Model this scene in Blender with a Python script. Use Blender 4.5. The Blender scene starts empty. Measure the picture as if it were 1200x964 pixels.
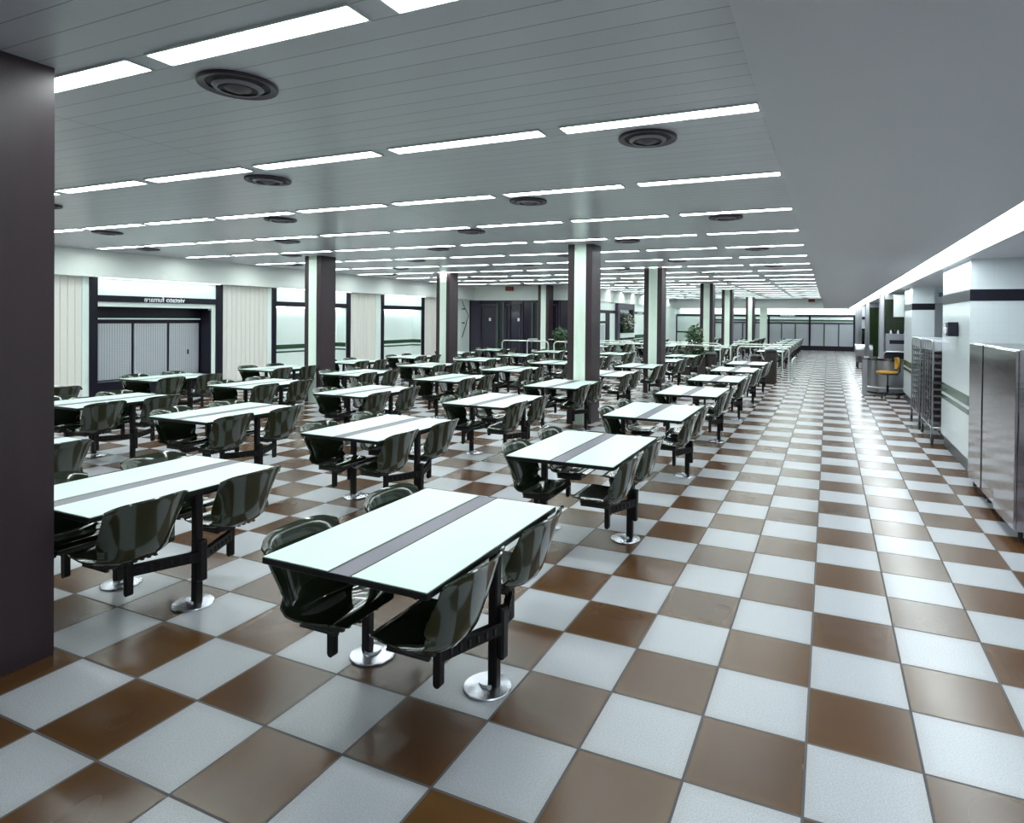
import bpy, math, random
from mathutils import Vector, Matrix
random.seed(4)
T = 0.435                      # side of one floor tile in metres; the plan below is laid out in tiles
ZC, ZS = 7.075, 5.85           # slatted ceiling and soffit heights (tiles)
TABLE_H = 0.74
C = bpy.context.scene.collection
PI = math.pi
FAR_Y = 88.5

# ------------------------------------------------------------------ materials
def mat(name, col, rough=0.5, metal=0.0, emit=None, strength=0.0, coat=0.0, spec=0.5):
    m = bpy.data.materials.new(name); m.use_nodes = True
    b = m.node_tree.nodes['Principled BSDF']
    b.inputs['Base Color'].default_value = (*col, 1)
    b.inputs['Roughness'].default_value = rough
    b.inputs['Metallic'].default_value = metal
    b.inputs['Coat Weight'].default_value = coat
    b.inputs['Specular IOR Level'].default_value = spec
    if emit:
        b.inputs['Emission Color'].default_value = (*emit, 1)
        b.inputs['Emission Strength'].default_value = strength
    return m

def nodes(m):
    nt = m.node_tree
    return nt, nt.nodes, nt.links, nt.nodes['Principled BSDF']

def mth(nt, op, a, b=None, c=None):
    n = nt.nodes.new('ShaderNodeMath'); n.operation = op
    for i, v in enumerate((a, b, c)):
        if v is None: continue
        if isinstance(v, (int, float)): n.inputs[i].default_value = v
        else: nt.links.new(v, n.inputs[i])
    return n.outputs[0]

def mixc(nt, fac, a, b):
    n = nt.nodes.new('ShaderNodeMix'); n.data_type = 'RGBA'
    if isinstance(fac, (int, float)): n.inputs[0].default_value = fac
    else: nt.links.new(fac, n.inputs[0])
    for s, v in ((6, a), (7, b)):
        if isinstance(v, tuple): n.inputs[s].default_value = (*v, 1)
        else: nt.links.new(v, n.inputs[s])
    return n.outputs[2]

def noise(nt, vec, scale, detail=3, rough=0.5):
    n = nt.nodes.new('ShaderNodeTexNoise'); n.inputs['Scale'].default_value = scale
    n.inputs['Detail'].default_value = detail; n.inputs['Roughness'].default_value = rough
    if vec is not None: nt.links.new(vec, n.inputs['Vector'])
    return n.outputs['Fac']

def ramp(nt, fac, a, b, lo=0.0, hi=1.0):
    n = nt.nodes.new('ShaderNodeMapRange')
    nt.links.new(fac, n.inputs['Value'])
    n.inputs['From Min'].default_value = a; n.inputs['From Max'].default_value = b
    n.inputs['To Min'].default_value = lo; n.inputs['To Max'].default_value = hi
    return n.outputs[0]

def bump(nt, bsdf, h, strength, dist=0.002):
    n = nt.nodes.new('ShaderNodeBump'); n.inputs['Strength'].default_value = strength
    n.inputs['Distance'].default_value = dist
    nt.links.new(h, n.inputs['Height']); nt.links.new(n.outputs[0], bsdf.inputs['Normal'])

def floor_material():
    m = mat('glazed_checker_tiles', (0.5, 0.5, 0.5), 0.3)
    nt, N, L, b = nodes(m)
    geo = N.new('ShaderNodeTexCoord'); sep = N.new('ShaderNodeSeparateXYZ')
    L.new(geo.outputs['Object'], sep.inputs[0])
    x = mth(nt, 'DIVIDE', sep.outputs[0], T); y = mth(nt, 'DIVIDE', sep.outputs[1], T)
    ix = mth(nt, 'FLOOR', x); iy = mth(nt, 'FLOOR', y)
    par = mth(nt, 'PINGPONG', mth(nt, 'ADD', ix, iy), 1.0)      # 1 where the index sum is odd: white
    par = mth(nt, 'GREATER_THAN', par, 0.5)
    fx = mth(nt, 'FRACT', x); fy = mth(nt, 'FRACT', y)
    ex = mth(nt, 'MINIMUM', fx, mth(nt, 'SUBTRACT', 1.0, fx))
    ey = mth(nt, 'MINIMUM', fy, mth(nt, 'SUBTRACT', 1.0, fy))
    edge = mth(nt, 'MINIMUM', ex, ey)
    grout = mth(nt, 'LESS_THAN', edge, 0.0125)
    comb = N.new('ShaderNodeCombineXYZ'); L.new(ix, comb.inputs[0]); L.new(iy, comb.inputs[1])
    wn = N.new('ShaderNodeTexWhiteNoise'); L.new(comb.outputs[0], wn.inputs[0])
    cloud = noise(nt, geo.outputs['Object'], 2.2, 1, 0.4)
    fine = noise(nt, geo.outputs['Object'], 150, 3, 0.7)
    spk = ramp(nt, fine, 0.36, 0.62)
    white = mixc(nt, spk, (0.35, 0.36, 0.395), (0.50, 0.51, 0.545))
    white = mixc(nt, mth(nt, 'MULTIPLY', wn.outputs[0], 0.30), white, (0.36, 0.385, 0.42))
    brown = mixc(nt, ramp(nt, cloud, -0.6, 1.6), (0.110, 0.044, 0.014), (0.045, 0.024, 0.015))
    brown = mixc(nt, mth(nt, 'MULTIPLY', wn.outputs[0], 0.55), brown, (0.110, 0.047, 0.009))
    # every tile is a little darker and browner along its rim, where the glaze thinned
    rim = ramp(nt, edge, 0.0, 0.14, 1.0, 0.0)
    col = mixc(nt, par, brown, white)
    col = mixc(nt, mth(nt, 'MULTIPLY', rim, 0.16), col, (0.16, 0.085, 0.02))
    col = mixc(nt, grout, col, (0.070, 0.064, 0.068))
    L.new(col, b.inputs['Base Color'])
    r = mth(nt, 'ADD', ramp(nt, cloud, -0.6, 1.6, 0.18, 0.34), mth(nt, 'MULTIPLY', par, 0.05))
    r = mth(nt, 'ADD', r, mth(nt, 'MULTIPLY', grout, 0.4))
    L.new(r, b.inputs['Roughness'])
    h = mth(nt, 'ADD', mth(nt, 'MULTIPLY', fine, 0.18), mth(nt, 'MULTIPLY', mth(nt, 'SUBTRACT', 1.0, grout), 1.0))
    bump(nt, b, h, 0.30, 0.0015)
    b.inputs['Specular IOR Level'].default_value = 0.5
    return m

def slat_material():
    m = mat('lacquered_slats', (0.5, 0.5, 0.5), 0.30, spec=0.8)
    nt, N, L, b = nodes(m)
    geo = N.new('ShaderNodeTexCoord'); sep = N.new('ShaderNodeSeparateXYZ')
    L.new(geo.outputs['Object'], sep.inputs[0])
    y = mth(nt, 'DIVIDE', mth(nt, 'ADD', sep.outputs[1], 1.9455 * T), 0.3525 * T)
    f = mth(nt, 'FRACT', y)
    gap = mth(nt, 'LESS_THAN', f, 0.045)
    xs = mth(nt, 'FRACT', mth(nt, 'DIVIDE', mth(nt, 'ADD', sep.outputs[0], 10.47 * T), 13.06 * T))
    seam = mth(nt, 'LESS_THAN', xs, 0.0022)
    wn = N.new('ShaderNodeTexWhiteNoise'); wn.noise_dimensions = '1D'
    L.new(mth(nt, 'FLOOR', y), wn.inputs['W'])
    base = mixc(nt, wn.outputs[0], (0.435, 0.425, 0.475), (0.460, 0.450, 0.500))
    col = mixc(nt, gap, base, (0.19, 0.185, 0.21))
    col = mixc(nt, seam, col, (0.24, 0.23, 0.27))
    L.new(col, b.inputs['Base Color'])
    bump(nt, b, mth(nt, 'SUBTRACT', 1.0, gap), 0.2, 0.002)
    return m

def tile_material(name, col, grout, sx, sz, rough=0.12):
    """small wall tiles, laid in object space along whichever horizontal axis the face runs"""
    m = mat(name, col, rough)
    nt, N, L, b = nodes(m)
    geo = N.new('ShaderNodeTexCoord'); sep = N.new('ShaderNodeSeparateXYZ')
    L.new(geo.outputs['Object'], sep.inputs[0])
    h = mth(nt, 'ADD', sep.outputs[0], sep.outputs[1])
    fx = mth(nt, 'FRACT', mth(nt, 'DIVIDE', h, sx)); fz = mth(nt, 'FRACT', mth(nt, 'DIVIDE', sep.outputs[2], sz))
    g = mth(nt, 'MAXIMUM', mth(nt, 'LESS_THAN', fx, 0.03), mth(nt, 'LESS_THAN', fz, 0.03))
    L.new(mixc(nt, g, col, grout), b.inputs['Base Color'])
    return m

def grid_material():
    m = mat('perforated_shutter', (0.5, 0.52, 0.55), 0.5)
    nt, N, L, b = nodes(m)
    geo = N.new('ShaderNodeTexCoord'); sep = N.new('ShaderNodeSeparateXYZ')
    L.new(geo.outputs['Object'], sep.inputs[0])
    h = mth(nt, 'ADD', sep.outputs[0], sep.outputs[1])
    fx = mth(nt, 'FRACT', mth(nt, 'DIVIDE', h, 0.052)); fz = mth(nt, 'FRACT', mth(nt, 'DIVIDE', sep.outputs[2], 0.040))
    g = mth(nt, 'MAXIMUM', mth(nt, 'LESS_THAN', fx, 0.26), mth(nt, 'MULTIPLY', mth(nt, 'LESS_THAN', fz, 0.26), 0.6))
    L.new(mixc(nt, g, (0.50, 0.53, 0.57), (0.27, 0.29, 0.33)), b.inputs['Base Color'])
    return m

def wood_material(name, a, b2, rough=0.35):
    m = mat(name, a, rough, spec=0.35)
    nt, N, L, b = nodes(m)
    geo = N.new('ShaderNodeTexCoord'); mp = N.new('ShaderNodeMapping')
    mp.inputs['Scale'].default_value = (14, 14, 0.8)
    L.new(geo.outputs['Object'], mp.inputs[0])
    L.new(mixc(nt, noise(nt, mp.outputs[0], 1.0, 4), a, b2), b.inputs['Base Color'])
    return m

def steel_material(name, col, rough, sx=1, sy=1, sz=30):
    m = mat(name, col, rough, 1.0)
    nt, N, L, b = nodes(m)
    geo = N.new('ShaderNodeTexCoord'); mp = N.new('ShaderNodeMapping')
    mp.inputs['Scale'].default_value = (sx, sy, sz)
    L.new(geo.outputs['Object'], mp.inputs[0])
    bump(nt, b, noise(nt, mp.outputs[0], 3.0, 2), 0.15, 0.003)
    return m

WHITE = (0.88, 0.985, 0.965)
M = {
 'floor': floor_material(), 'slat': slat_material(),
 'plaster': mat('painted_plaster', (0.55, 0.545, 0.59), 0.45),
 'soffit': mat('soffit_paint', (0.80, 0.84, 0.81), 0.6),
 'wtile': tile_material('white_wall_tiles', (0.70, 0.76, 0.79), (0.65, 0.71, 0.74), 0.15, 0.15, 0.14),
 'gtile': tile_material('green_wall_tiles', (0.018, 0.030, 0.012), (0.035, 0.055, 0.030), 0.30, 0.30, 0.12),
 'gband': mat('green_glazed_band', (0.030, 0.085, 0.045), 0.2),
 'black': mat('black_lacquer', (0.008, 0.007, 0.016), 0.3, spec=0.3),
 'wpanel': mat('white_panel', (0.80, 0.90, 0.86), 0.35),
 'cream': mat('cream_ribbed_panel', (0.76, 0.74, 0.70), 0.55),
 'grid': grid_material(),
 'brown': wood_material('dark_brown_laminate', (0.033, 0.021, 0.027), (0.044, 0.028, 0.034), 0.38),
 'flute': mat('white_fluted_strip', (0.82, 0.93, 0.84), 0.35),
 'laminate': mat('white_laminate', (0.60, 0.735, 0.675), 0.34),
 'edge': mat('black_table_edging', (0.006, 0.007, 0.007), 0.40, spec=0.3),
 'strip': mat('grey_violet_strip', (0.105, 0.090, 0.135), 0.35),
 'steelblack': mat('black_enamelled_steel', (0.005, 0.004, 0.005), 0.40, spec=0.28),
 'shell': mat('dark_green_moulded_shell', (0.017, 0.026, 0.013), 0.11, coat=0.5),
 'pan': mat('black_underseat', (0.010, 0.010, 0.010), 0.5),
 'chrome': mat('brushed_chrome', (0.58, 0.59, 0.65), 0.27, 1.0),
 'vent': mat('brown_bronze_vent', (0.060, 0.045, 0.060), 0.4, 0.3),
 'ventdark': mat('vent_throat', (0.018, 0.013, 0.018), 0.6),
 'ventlight': mat('vent_inner_ring', (0.17, 0.16, 0.19), 0.4, 0.2),
 'lamp': mat('fluorescent_diffuser', (0.9, 0.95, 0.93), 0.5, emit=WHITE, strength=18.0),
 'cove': mat('cove_diffuser', (0.9, 0.95, 0.93), 0.5, emit=(0.88, 0.985, 1.0), strength=7.0),
 'housing': mat('lamp_frame', (0.55, 0.58, 0.58), 0.4),
 'glass': mat('dark_glass', (0.024, 0.019, 0.036), 0.12),
 'mullion': mat('dark_violet_frame', (0.040, 0.032, 0.055), 0.35),
 'mullgreen': mat('green_grey_frame', (0.05, 0.085, 0.065), 0.35),
 'plate': mat('white_plate', (0.8, 0.82, 0.85), 0.4),
 'red': mat('red_sign', (0.18, 0.018, 0.014), 0.4),
 'steel': steel_material('brushed_steel', (0.40, 0.40, 0.43), 0.28),
 'mirror': steel_material('polished_steel', (0.30, 0.265, 0.285), 0.13, 1, 1, 9),
 'tube': mat('light_metal_tube', (0.62, 0.66, 0.62), 0.3, 0.4),
 'rubber': mat('black_rubber', (0.012, 0.011, 0.012), 0.6),
 'yellow': mat('yellow_upholstery', (0.36, 0.19, 0.010), 0.8),
 'film': mat('clouded_plastic_cover', (0.42, 0.43, 0.47), 0.3),
 'tray': mat('dark_tray', (0.15, 0.13, 0.14), 0.35, 0.6),
 'leaf': mat('plant_leaf', (0.045, 0.095, 0.040), 0.45),
 'leafdark': mat('dark_plant_leaf', (0.020, 0.045, 0.017), 0.5),
 'bark': mat('plant_stem', (0.05, 0.04, 0.025), 0.8),
 'planter': mat('dark_brown_planter', (0.03, 0.022, 0.02), 0.5),
 'flower': mat('pale_petals', (0.62, 0.66, 0.55), 0.5),
 'letter': mat('white_lettering', (0.80, 0.84, 0.90), 0.4),
 'bottle': mat('white_bottle', (0.72, 0.72, 0.75), 0.3),
}

# ------------------------------------------------------------------ mesh helpers (all in metres)
class MB:
    def __init__(s): s.v, s.f = [], []
    def add(s, vs, fs):
        o = len(s.v); s.v += [tuple(v) for v in vs]; s.f += [tuple(i + o for i in f) for f in fs]; return s
    def box(s, x0, x1, y0, y1, z0, z1):
        return s.add([(x0,y0,z0),(x1,y0,z0),(x1,y1,z0),(x0,y1,z0),(x0,y0,z1),(x1,y0,z1),(x1,y1,z1),(x0,y1,z1)],
                     [(0,3,2,1),(4,5,6,7),(0,1,5,4),(1,2,6,5),(2,3,7,6),(3,0,4,7)])
    def rbox(s, x0, x1, y0, y1, z0, z1, c):
        """box whose vertical edges are chamfered by c, and its top edge too"""
        def ring(i, z): return [(x0+c,y0+i,z),(x1-c,y0+i,z),(x1-i,y0+c,z),(x1-i,y1-c,z),(x1-c,y1-i,z),(x0+c,y1-i,z),(x0+i,y1-c,z),(x0+i,y0+c,z)]
        k = c * 0.4
        rs = [ring(k, z0), ring(0, z0+k), ring(0, z1-k), ring(k, z1)]
        vs = [p for r in rs for p in r]; fs = []
        for a in range(3):
            for j in range(8):
                fs.append((a*8+j, a*8+(j+1)%8, (a+1)*8+(j+1)%8, (a+1)*8+j))
        fs += [tuple(range(7,-1,-1)), tuple(range(24,32))]
        return s.add(vs, fs)
    def lathe(s, prof, cx=0, cy=0, n=28, cap=True):
        vs, fs = [], []
        for r, z in prof:
            for j in range(n):
                a = 2*PI*j/n; vs.append((cx+r*math.cos(a), cy+r*math.sin(a), z))
        for i in range(len(prof)-1):
            for j in range(n):
                fs.append((i*n+j, i*n+(j+1)%n, (i+1)*n+(j+1)%n, (i+1)*n+j))
        if cap:
            if prof[0][0] > 1e-5: fs.append(tuple(range(n-1,-1,-1)))
            if prof[-1][0] > 1e-5: fs.append(tuple((len(prof)-1)*n+j for j in range(n)))
        return s.add(vs, fs)
    def tube(s, pts, r, n=10, closed=False):
        pts = [Vector(p) for p in pts]; k = len(pts); vs, fs = [], []
        up = None
        for i, p in enumerate(pts):
            if closed: d = pts[(i+1)%k]-pts[i-1]
            else: d = pts[min(i+1,k-1)]-pts[max(i-1,0)]
            d.normalize()
            if up is None: up = Vector((0,0,1)) if abs(d.z) < 0.9 else Vector((1,0,0))
            a = d.cross(up)
            if a.length < 1e-4: a = d.cross(Vector((0.3,1,0.1)))
            a.normalize(); b = a.cross(d).normalized(); up = b
            rr = r[i] if isinstance(r, (list, tuple)) else r
            for j in range(n):
                t = 2*PI*j/n; vs.append(p + a*(rr*math.cos(t)) + b*(rr*math.sin(t)))
        for i in range(k if closed else k-1):
            q = (i+1) % k
            for j in range(n): fs.append((i*n+j, q*n+j, q*n+(j+1)%n, i*n+(j+1)%n))
        if not closed: fs += [tuple(range(n)), tuple((k-1)*n+j for j in range(n-1,-1,-1))]
        return s.add(vs, fs)
    def bar(s, p, q, w, h):
        """rectangular bar from p to q, w across (horizontal), h tall"""
        p, q = Vector(p), Vector(q); d = (q-p).normalized()
        a = d.cross(Vector((0,0,1))).normalized()*(w/2); b = a.cross(d).normalized()*(h/2)
        vs = [p-a-b,p+a-b,p+a+b,p-a+b,q-a-b,q+a-b,q+a+b,q-a+b]
        return s.add(vs, [(0,1,2,3),(7,6,5,4),(0,4,5,1),(1,5,6,2),(2,6,7,3),(3,7,4,0)])
    def mesh(s, name, material, smooth=35):
        me = bpy.data.meshes.new(name); me.from_pydata(s.v, [], s.f); me.update()
        import bmesh
        bm = bmesh.new(); bm.from_mesh(me); bmesh.ops.recalc_face_normals(bm, faces=bm.faces); bm.to_mesh(me); bm.free()
        mats = material if isinstance(material, (list, tuple)) else [material]
        for mm in mats: me.materials.append(mm)
        if smooth:
            for p in me.polygons: p.use_smooth = True
            me.set_sharp_from_angle(angle=math.radians(smooth))
        return me
    def build(s, name, material, parent=None, smooth=35):
        o = bpy.data.objects.new(name, s.mesh(name, material, smooth)); C.objects.link(o)
        if parent: o.parent = parent
        return o

def tb(mb, x0, x1, y0, y1, z0, z1):       # box given in tiles
    return mb.box(x0*T, x1*T, y0*T, y1*T, z0*T, z1*T)
def tag(o, label, cat, group=None):
    o['label'] = label; o['category'] = cat
    if group: o['group'] = group
    return o
def empty(name, label, cat, loc, group=None, rz=0):
    o = bpy.data.objects.new(name, None); C.objects.link(o); o.location = loc; o.rotation_euler = (0,0,rz)
    o.empty_display_size = 0.1
    return tag(o, label, cat, group)
def struct(name, mb, m, parent=None, smooth=0):
    o = mb.build(name, m, parent, smooth)
    if parent is None: o['kind'] = 'structure'
    return o
def sempty(name):
    o = bpy.data.objects.new(name, None); C.objects.link(o); o['kind'] = 'structure'; return o
def copy_tree(o, parent=None):
    c = o.copy(); C.objects.link(c); c.parent = parent
    for ch in list(o.children): copy_tree(ch, c)
    return c
ORD = ['first','second','third','fourth','fifth','sixth','seventh','eighth','ninth','tenth','eleventh','twelfth','thirteenth','fourteenth','fifteenth','sixteenth','seventeenth','eighteenth','nineteenth','twentieth','twenty-first','twenty-second']

# ------------------------------------------------------------------ room shell
XL, XR, YN = -31.2, 7.0, -14.0
struct('floor', tb(MB(), -34, 9, YN-1, FAR_Y+3, -0.3, 0), M['floor'])
struct('ceiling', tb(MB(), -31.6, -0.37, YN-1, 82, ZC, ZC+0.3), M['slat'])
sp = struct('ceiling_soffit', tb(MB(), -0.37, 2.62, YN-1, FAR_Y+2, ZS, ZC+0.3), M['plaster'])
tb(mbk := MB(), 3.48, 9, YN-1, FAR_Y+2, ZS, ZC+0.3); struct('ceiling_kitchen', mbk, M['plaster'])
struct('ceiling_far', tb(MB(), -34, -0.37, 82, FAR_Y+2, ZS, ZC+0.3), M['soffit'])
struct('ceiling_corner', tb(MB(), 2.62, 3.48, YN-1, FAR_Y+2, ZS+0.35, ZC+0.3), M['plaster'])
struct('wall_near', tb(MB(), -34, 9, YN-1, YN, 0, ZC), M['wtile'])
# left soffit band above the bays
struct('trim_1', tb(MB(), -34, -30.70, YN, 44.5, ZS, ZC), M['soffit'])
# second left wall band, beyond the dark glazed wall
struct('trim_2', tb(MB(), -34, -20.1, 44.5, 82, ZS, ZC+0.3), M['soffit'])

# ---- continuous light trough along the aisle
lt = empty('light_trough', 'long unbroken white light strip above the kitchen side of the aisle', 'ceiling light', (3.05*T, 40*T, ZS*T))
def local(mb, ox, oy, oz):
    mb.v = [(x-ox*T, y-oy*T, z-oz*T) for x, y, z in mb.v]; return mb
local(tb(MB(), 2.66, 3.44, YN, FAR_Y-0.1, ZS+0.06, ZS+0.12), 3.05, 40, ZS).build('diffuser', M['cove'], lt)
for a, b in ((2.62, 2.66), (3.44, 3.48)):
    local(tb(MB(), a, b, YN, FAR_Y-0.1, ZS, ZS+0.30), 3.05, 40, ZS).build('frame', M['housing'], lt)

# ---- stripes shared by every tiled wall face (heights in tiles)
def striped_block(root, x0, x1, y0, y1, z0=0.42, z1=ZS, e=0.012, plinth=True, body='wtile'):
    tb(mb := MB(), x0, x1, y0, y1, z0, z1); mb.build('tiled_body', M[body], root, 0)
    tb(mb := MB(), x0-e, x1+e, y0-e, y1+e, 4.72, 5.03); mb.build('black_stripe', M['black'], root, 0)
    tb(mb := MB(), x0-e, x1+e, y0-e, y1+e, 1.86, 2.14); tb(mb, x0-e, x1+e, y0-e, y1+e, 1.62, 1.76); mb.build('green_stripe', M['gband'], root, 0)
    if plinth:
        tb(mb := MB(), x0+0.08, x1-0.05, y0+0.06, y1-0.06, 0, z0); mb.build('plinth', M['black'], root, 0)

# ---- left wall: ribbed panels, posts and three recessed bays
wl = sempty('wall_left')
tb(mb := MB(), -34, -32.3, YN, 44.5, 0, ZS); mb.build('backing', M['wpanel'], wl, 0)
def ribbed(y0, y1, name='ribbed_panel'):
    mb = MB(); n = max(1, round((y1-y0)/0.30)); p = (y1-y0)/n
    tb(mb, -32.3, XL-0.03, y0, y1, 0, ZS)
    for i in range(n):
        a = y0+i*p
        x0 = (XL-0.03)*T
        vs = []
        for yy, d in ((a, 0), (a+p*0.10, 0.035), (a+p*0.86, 0.035), (a+p*0.96, 0)):
            for z in (0.35, ZS): vs.append((x0+d*T, yy*T, z*T))
        mb.add(vs, [(0,2,3,1),(2,4,5,3),(4,6,7,5)])
    return mb.build(name, M['cream'], wl, 0)
for a, b in ((YN, 10.87), (18.06, 21.15), (28.31, 31.12), (37.19, 39.63)): ribbed(a, b)
for a, b in ((10.87, 11.15), (21.15, 21.46), (31.12, 31.64)):
    tb(MB(), -32.3, XL+0.02, a, b, 0.3, ZS).build('white_strip', M['wpanel'], wl, 0)
for a, b in ((11.15, 11.5), (17.68, 18.06), (21.46, 21.78), (27.97, 28.31), (31.64, 31.97), (36.87, 37.19)):
    tb(MB(), -32.3, XL+0.08, a, b, 0, ZS).build('post', M['black'], wl, 0)
tb(MB(), -32.3, XL, 39.63, 44.5, 0.35, ZS).build('smooth_panel', M['wpanel'], wl, 0)
kick = MB()
for a, b in ((YN, 11.15), (18.06, 21.46), (28.31, 31.64), (37.19, 44.5)): tb(kick, -32.1, XL+0.03, a, b, 0, 0.32)
kick.build('plinth', M['black'], wl, 0)
for a, b in ((11.5, 17.68), (21.78, 27.97), (31.97, 36.87)):
    tb(MB(), -31.8, XL-0.02, a, b, 5.03, ZS).build('transom_panel', M['wpanel'], wl, 0)
    tb(MB(), -32.1, XL+0.06, a, b, 4.73, 5.03).build('beam', M['black'], wl, 0)
XB = -32.05
for a, b in ((21.78, 27.97), (31.97, 36.87)):                     # plain tiled recesses with the green dado
    tb(MB(), XB-0.3, XB, a, b, 0, 4.73).build('recess_back', M['wpanel'], wl, 0)
    tb(MB(), XB+0.12, XB+0.30, a+0.1, b-0.1, 4.66, 4.72).build('added_recess_glow', M['cove'], wl, 0)  # glowing strip added under the beam to brighten the recess walls
    mb = MB(); tb(mb, XB, XB+0.02, a, b, 2.00, 2.28); tb(mb, XB, XB+0.02, a, b, 1.76, 1.86)
    tb(mb, XB, XL-0.05, b-0.03, b, 2.00, 2.28); tb(mb, XB, XL-0.05, b-0.03, b, 1.76, 1.86); mb.build('green_stripe', M['gband'], wl, 0)
    tb(MB(), XB, XL-0.04, b-0.02, b, 0, 4.73).build('recess_side', M['wpanel'], wl, 0)
    tb(MB(), XB, XB+0.04, a, b, 0, 0.35).build('plinth', M['black'], wl, 0)
# bay with the three shutters
tb(MB(), XB-0.3, XB-0.02, 11.5, 17.68, 0, 4.73).build('recess_back', M['black'], wl, 0)
tb(MB(), XB, XL-0.04, 11.5, 17.68, 4.50, 4.73).build('lintel', M['wpanel'], wl, 0)
tb(MB(), XB-0.02, XB+0.06, 11.5, 17.54, 3.88, 3.95).build('shutter_rail', M['wpanel'], wl, 0)
tb(MB(), XB-0.02, XL-0.05, 17.33, 17.49, 0, 4.40).build('side_jamb', M['black'], wl, 0)
tb(MB(), XL-0.30, XL-0.02, 17.43, 17.67, 0, 4.50).build('white_jamb', M['wpanel'], wl, 0)
tb(MB(), XB-0.02, XL-0.02, 11.5, 17.66, 0, 0.90).build('counter_front', M['black'], wl, 0)
for a, b in ((12.03, 13.59), (13.73, 15.44), (15.57, 17.25)):
    tb(MB(), XB-0.02, XB+0.03, a, b, 0.93, 3.68).build('shutter', M['grid'], wl, 0)
tb(MB(), XB+0.03, XB+0.07, 16.57, 16.64, 2.0, 2.25).build('shutter_handle', M['black'], wl, 0)

def lettering(text, loc, rot, size, parent, mirrored=True, name='lettering'):
    cu = bpy.data.curves.new(name, 'FONT'); cu.body = text; cu.size = size; cu.extrude = 0.004
    cu.align_x = 'CENTER'; cu.align_y = 'CENTER'
    cu.offset = size*0.006
    o = bpy.data.objects.new(name, cu); C.objects.link(o)
    dg = bpy.context.evaluated_depsgraph_get()
    me = bpy.data.meshes.new_from_object(o.evaluated_get(dg)); bpy.data.objects.remove(o)
    if mirrored:
        for v in me.vertices: v.co.x = -v.co.x
        me.flip_normals()
    me.materials.clear(); me.materials.append(M['letter'])
    o = bpy.data.objects.new(name, me); C.objects.link(o); o.location = loc; o.rotation_euler = rot
    if parent: o.parent = parent
    return o
# the slide is printed the wrong way round, so the no-smoking line stands mirrored in the room as it does in the picture
lettering('vietato fumare', ((XL+0.075)*T, 14.72*T, 4.885*T), (PI/2, 0, PI/2), 0.158, wl)
# lamp over each bay (inside the soffit, just in front of the transom)
for a, b, lab in ((11.5, 17.68, 'lit cove lamp over the three-shutter bay marked with mirrored lettering'), (21.78, 27.97, 'lit cove lamp over the tiled bay behind the brown column'),
             (31.97, 36.87, 'lit cove lamp over the tiled bay between two cream ribbed panels')):
    e0 = empty('cove_lamp', lab, 'ceiling light', ((XL+0.30)*T, (a+b)/2*T, ZS*T), 'cove lamps over the left wall bays')
    l = (b-a)/2*T
    MB().box(-0.03, 0.03, -l, l, -0.008, -0.001).build('diffuser', M['cove'], e0, 0)
    MB().box(-0.036, 0.036, -l-0.01, l+0.01, -0.003, 0.0).build('frame', M['housing'], e0, 0)

# ---- dark glazed wall closing the front hall at the back
wd = sempty('wall_back_glazed')
YD = 44.5
tb(MB(), -31.3, -20.3, YD+0.15, YD+0.5, 0, ZS).build('glass', M['glass'], wd, 0)
tb(MB(), -34, -20.1, YD-0.02, YD+0.5, ZS-0.06, ZS).build('head_rail', M['wpanel'], wd, 0)
for x, w in ((-30.6, 0.9), (-26.9, 0.10), (-25.6, 0.12), (-23.0, 0.10), (-21.9, 0.12), (-20.75, 0.2)):
    tb(MB(), x-w/2, x+w/2, YD, YD+0.16, 0, ZS-0.06).build('mullion', M['mullion'], wd, 0)
for x in (-28.15, -27.55, -24.55, -24.0):
    tb(MB(), x-0.07, x+0.07, YD-0.03, YD+0.16, 0, ZS-0.25).build('door_stile', M['mullgreen'], wd, 0)
for x0, x1 in ((-30.1, -28.25), (-27.4, -25.75), (-23.85, -22.1)):
    mb = MB(); tb(mb, x0, x1, YD+0.02, YD+0.12, 5.30, 5.42); tb(mb, x0, x1, YD+0.02, YD+0.12, 0, 0.30)
    tb(mb, x0, x0+0.12, YD+0.02, YD+0.12, 0, 5.42); tb(mb, x1-0.12, x1, YD+0.02, YD+0.12, 0, 5.42)
    mb.build('door_leaf_frame', M['mullion'], wd, 0)
for x in (-28.95, -25.95):
    tb(MB(), x-0.11, x+0.11, YD-0.03, YD+0.03, 3.85, 4.15).build('push_plate', M['plate'], wd, 0)
tb(MB(), -20.5, -20.15, YD-0.05, YD+0.6, 0, ZS).build('corner_post', M['wpanel'], wd, 0)

# hanging cable on the smooth white wall piece
cab = MB(); xw = XL*T+0.025
cab.tube([(xw, 43.1*T, 5.7*T), (xw, 43.5*T, 5.1*T), (xw, 44.2*T, 4.4*T), (xw, 43.8*T, 3.5*T), (xw, 43.4*T, 2.8*T), (xw, 43.1*T, 2.3*T)], 0.012, 8)
ca = empty('wall_cable', 'black cable hanging loose on the white wall behind the brown column', 'cable', (xw, 43.5*T, 2.3*T))
cab.v = [(a-xw, b-43.5*T, c-2.3*T) for a, b, c in cab.v]; cab.build('cord', M['black'], ca)
for z in (4.95, 3.65):
    MB().box(-0.02, 0.05, -0.35*T, -0.1*T, z*T-2.3*T-0.02, z*T-2.3*T+0.02).build('bracket', M['black'], ca, 0)

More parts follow.
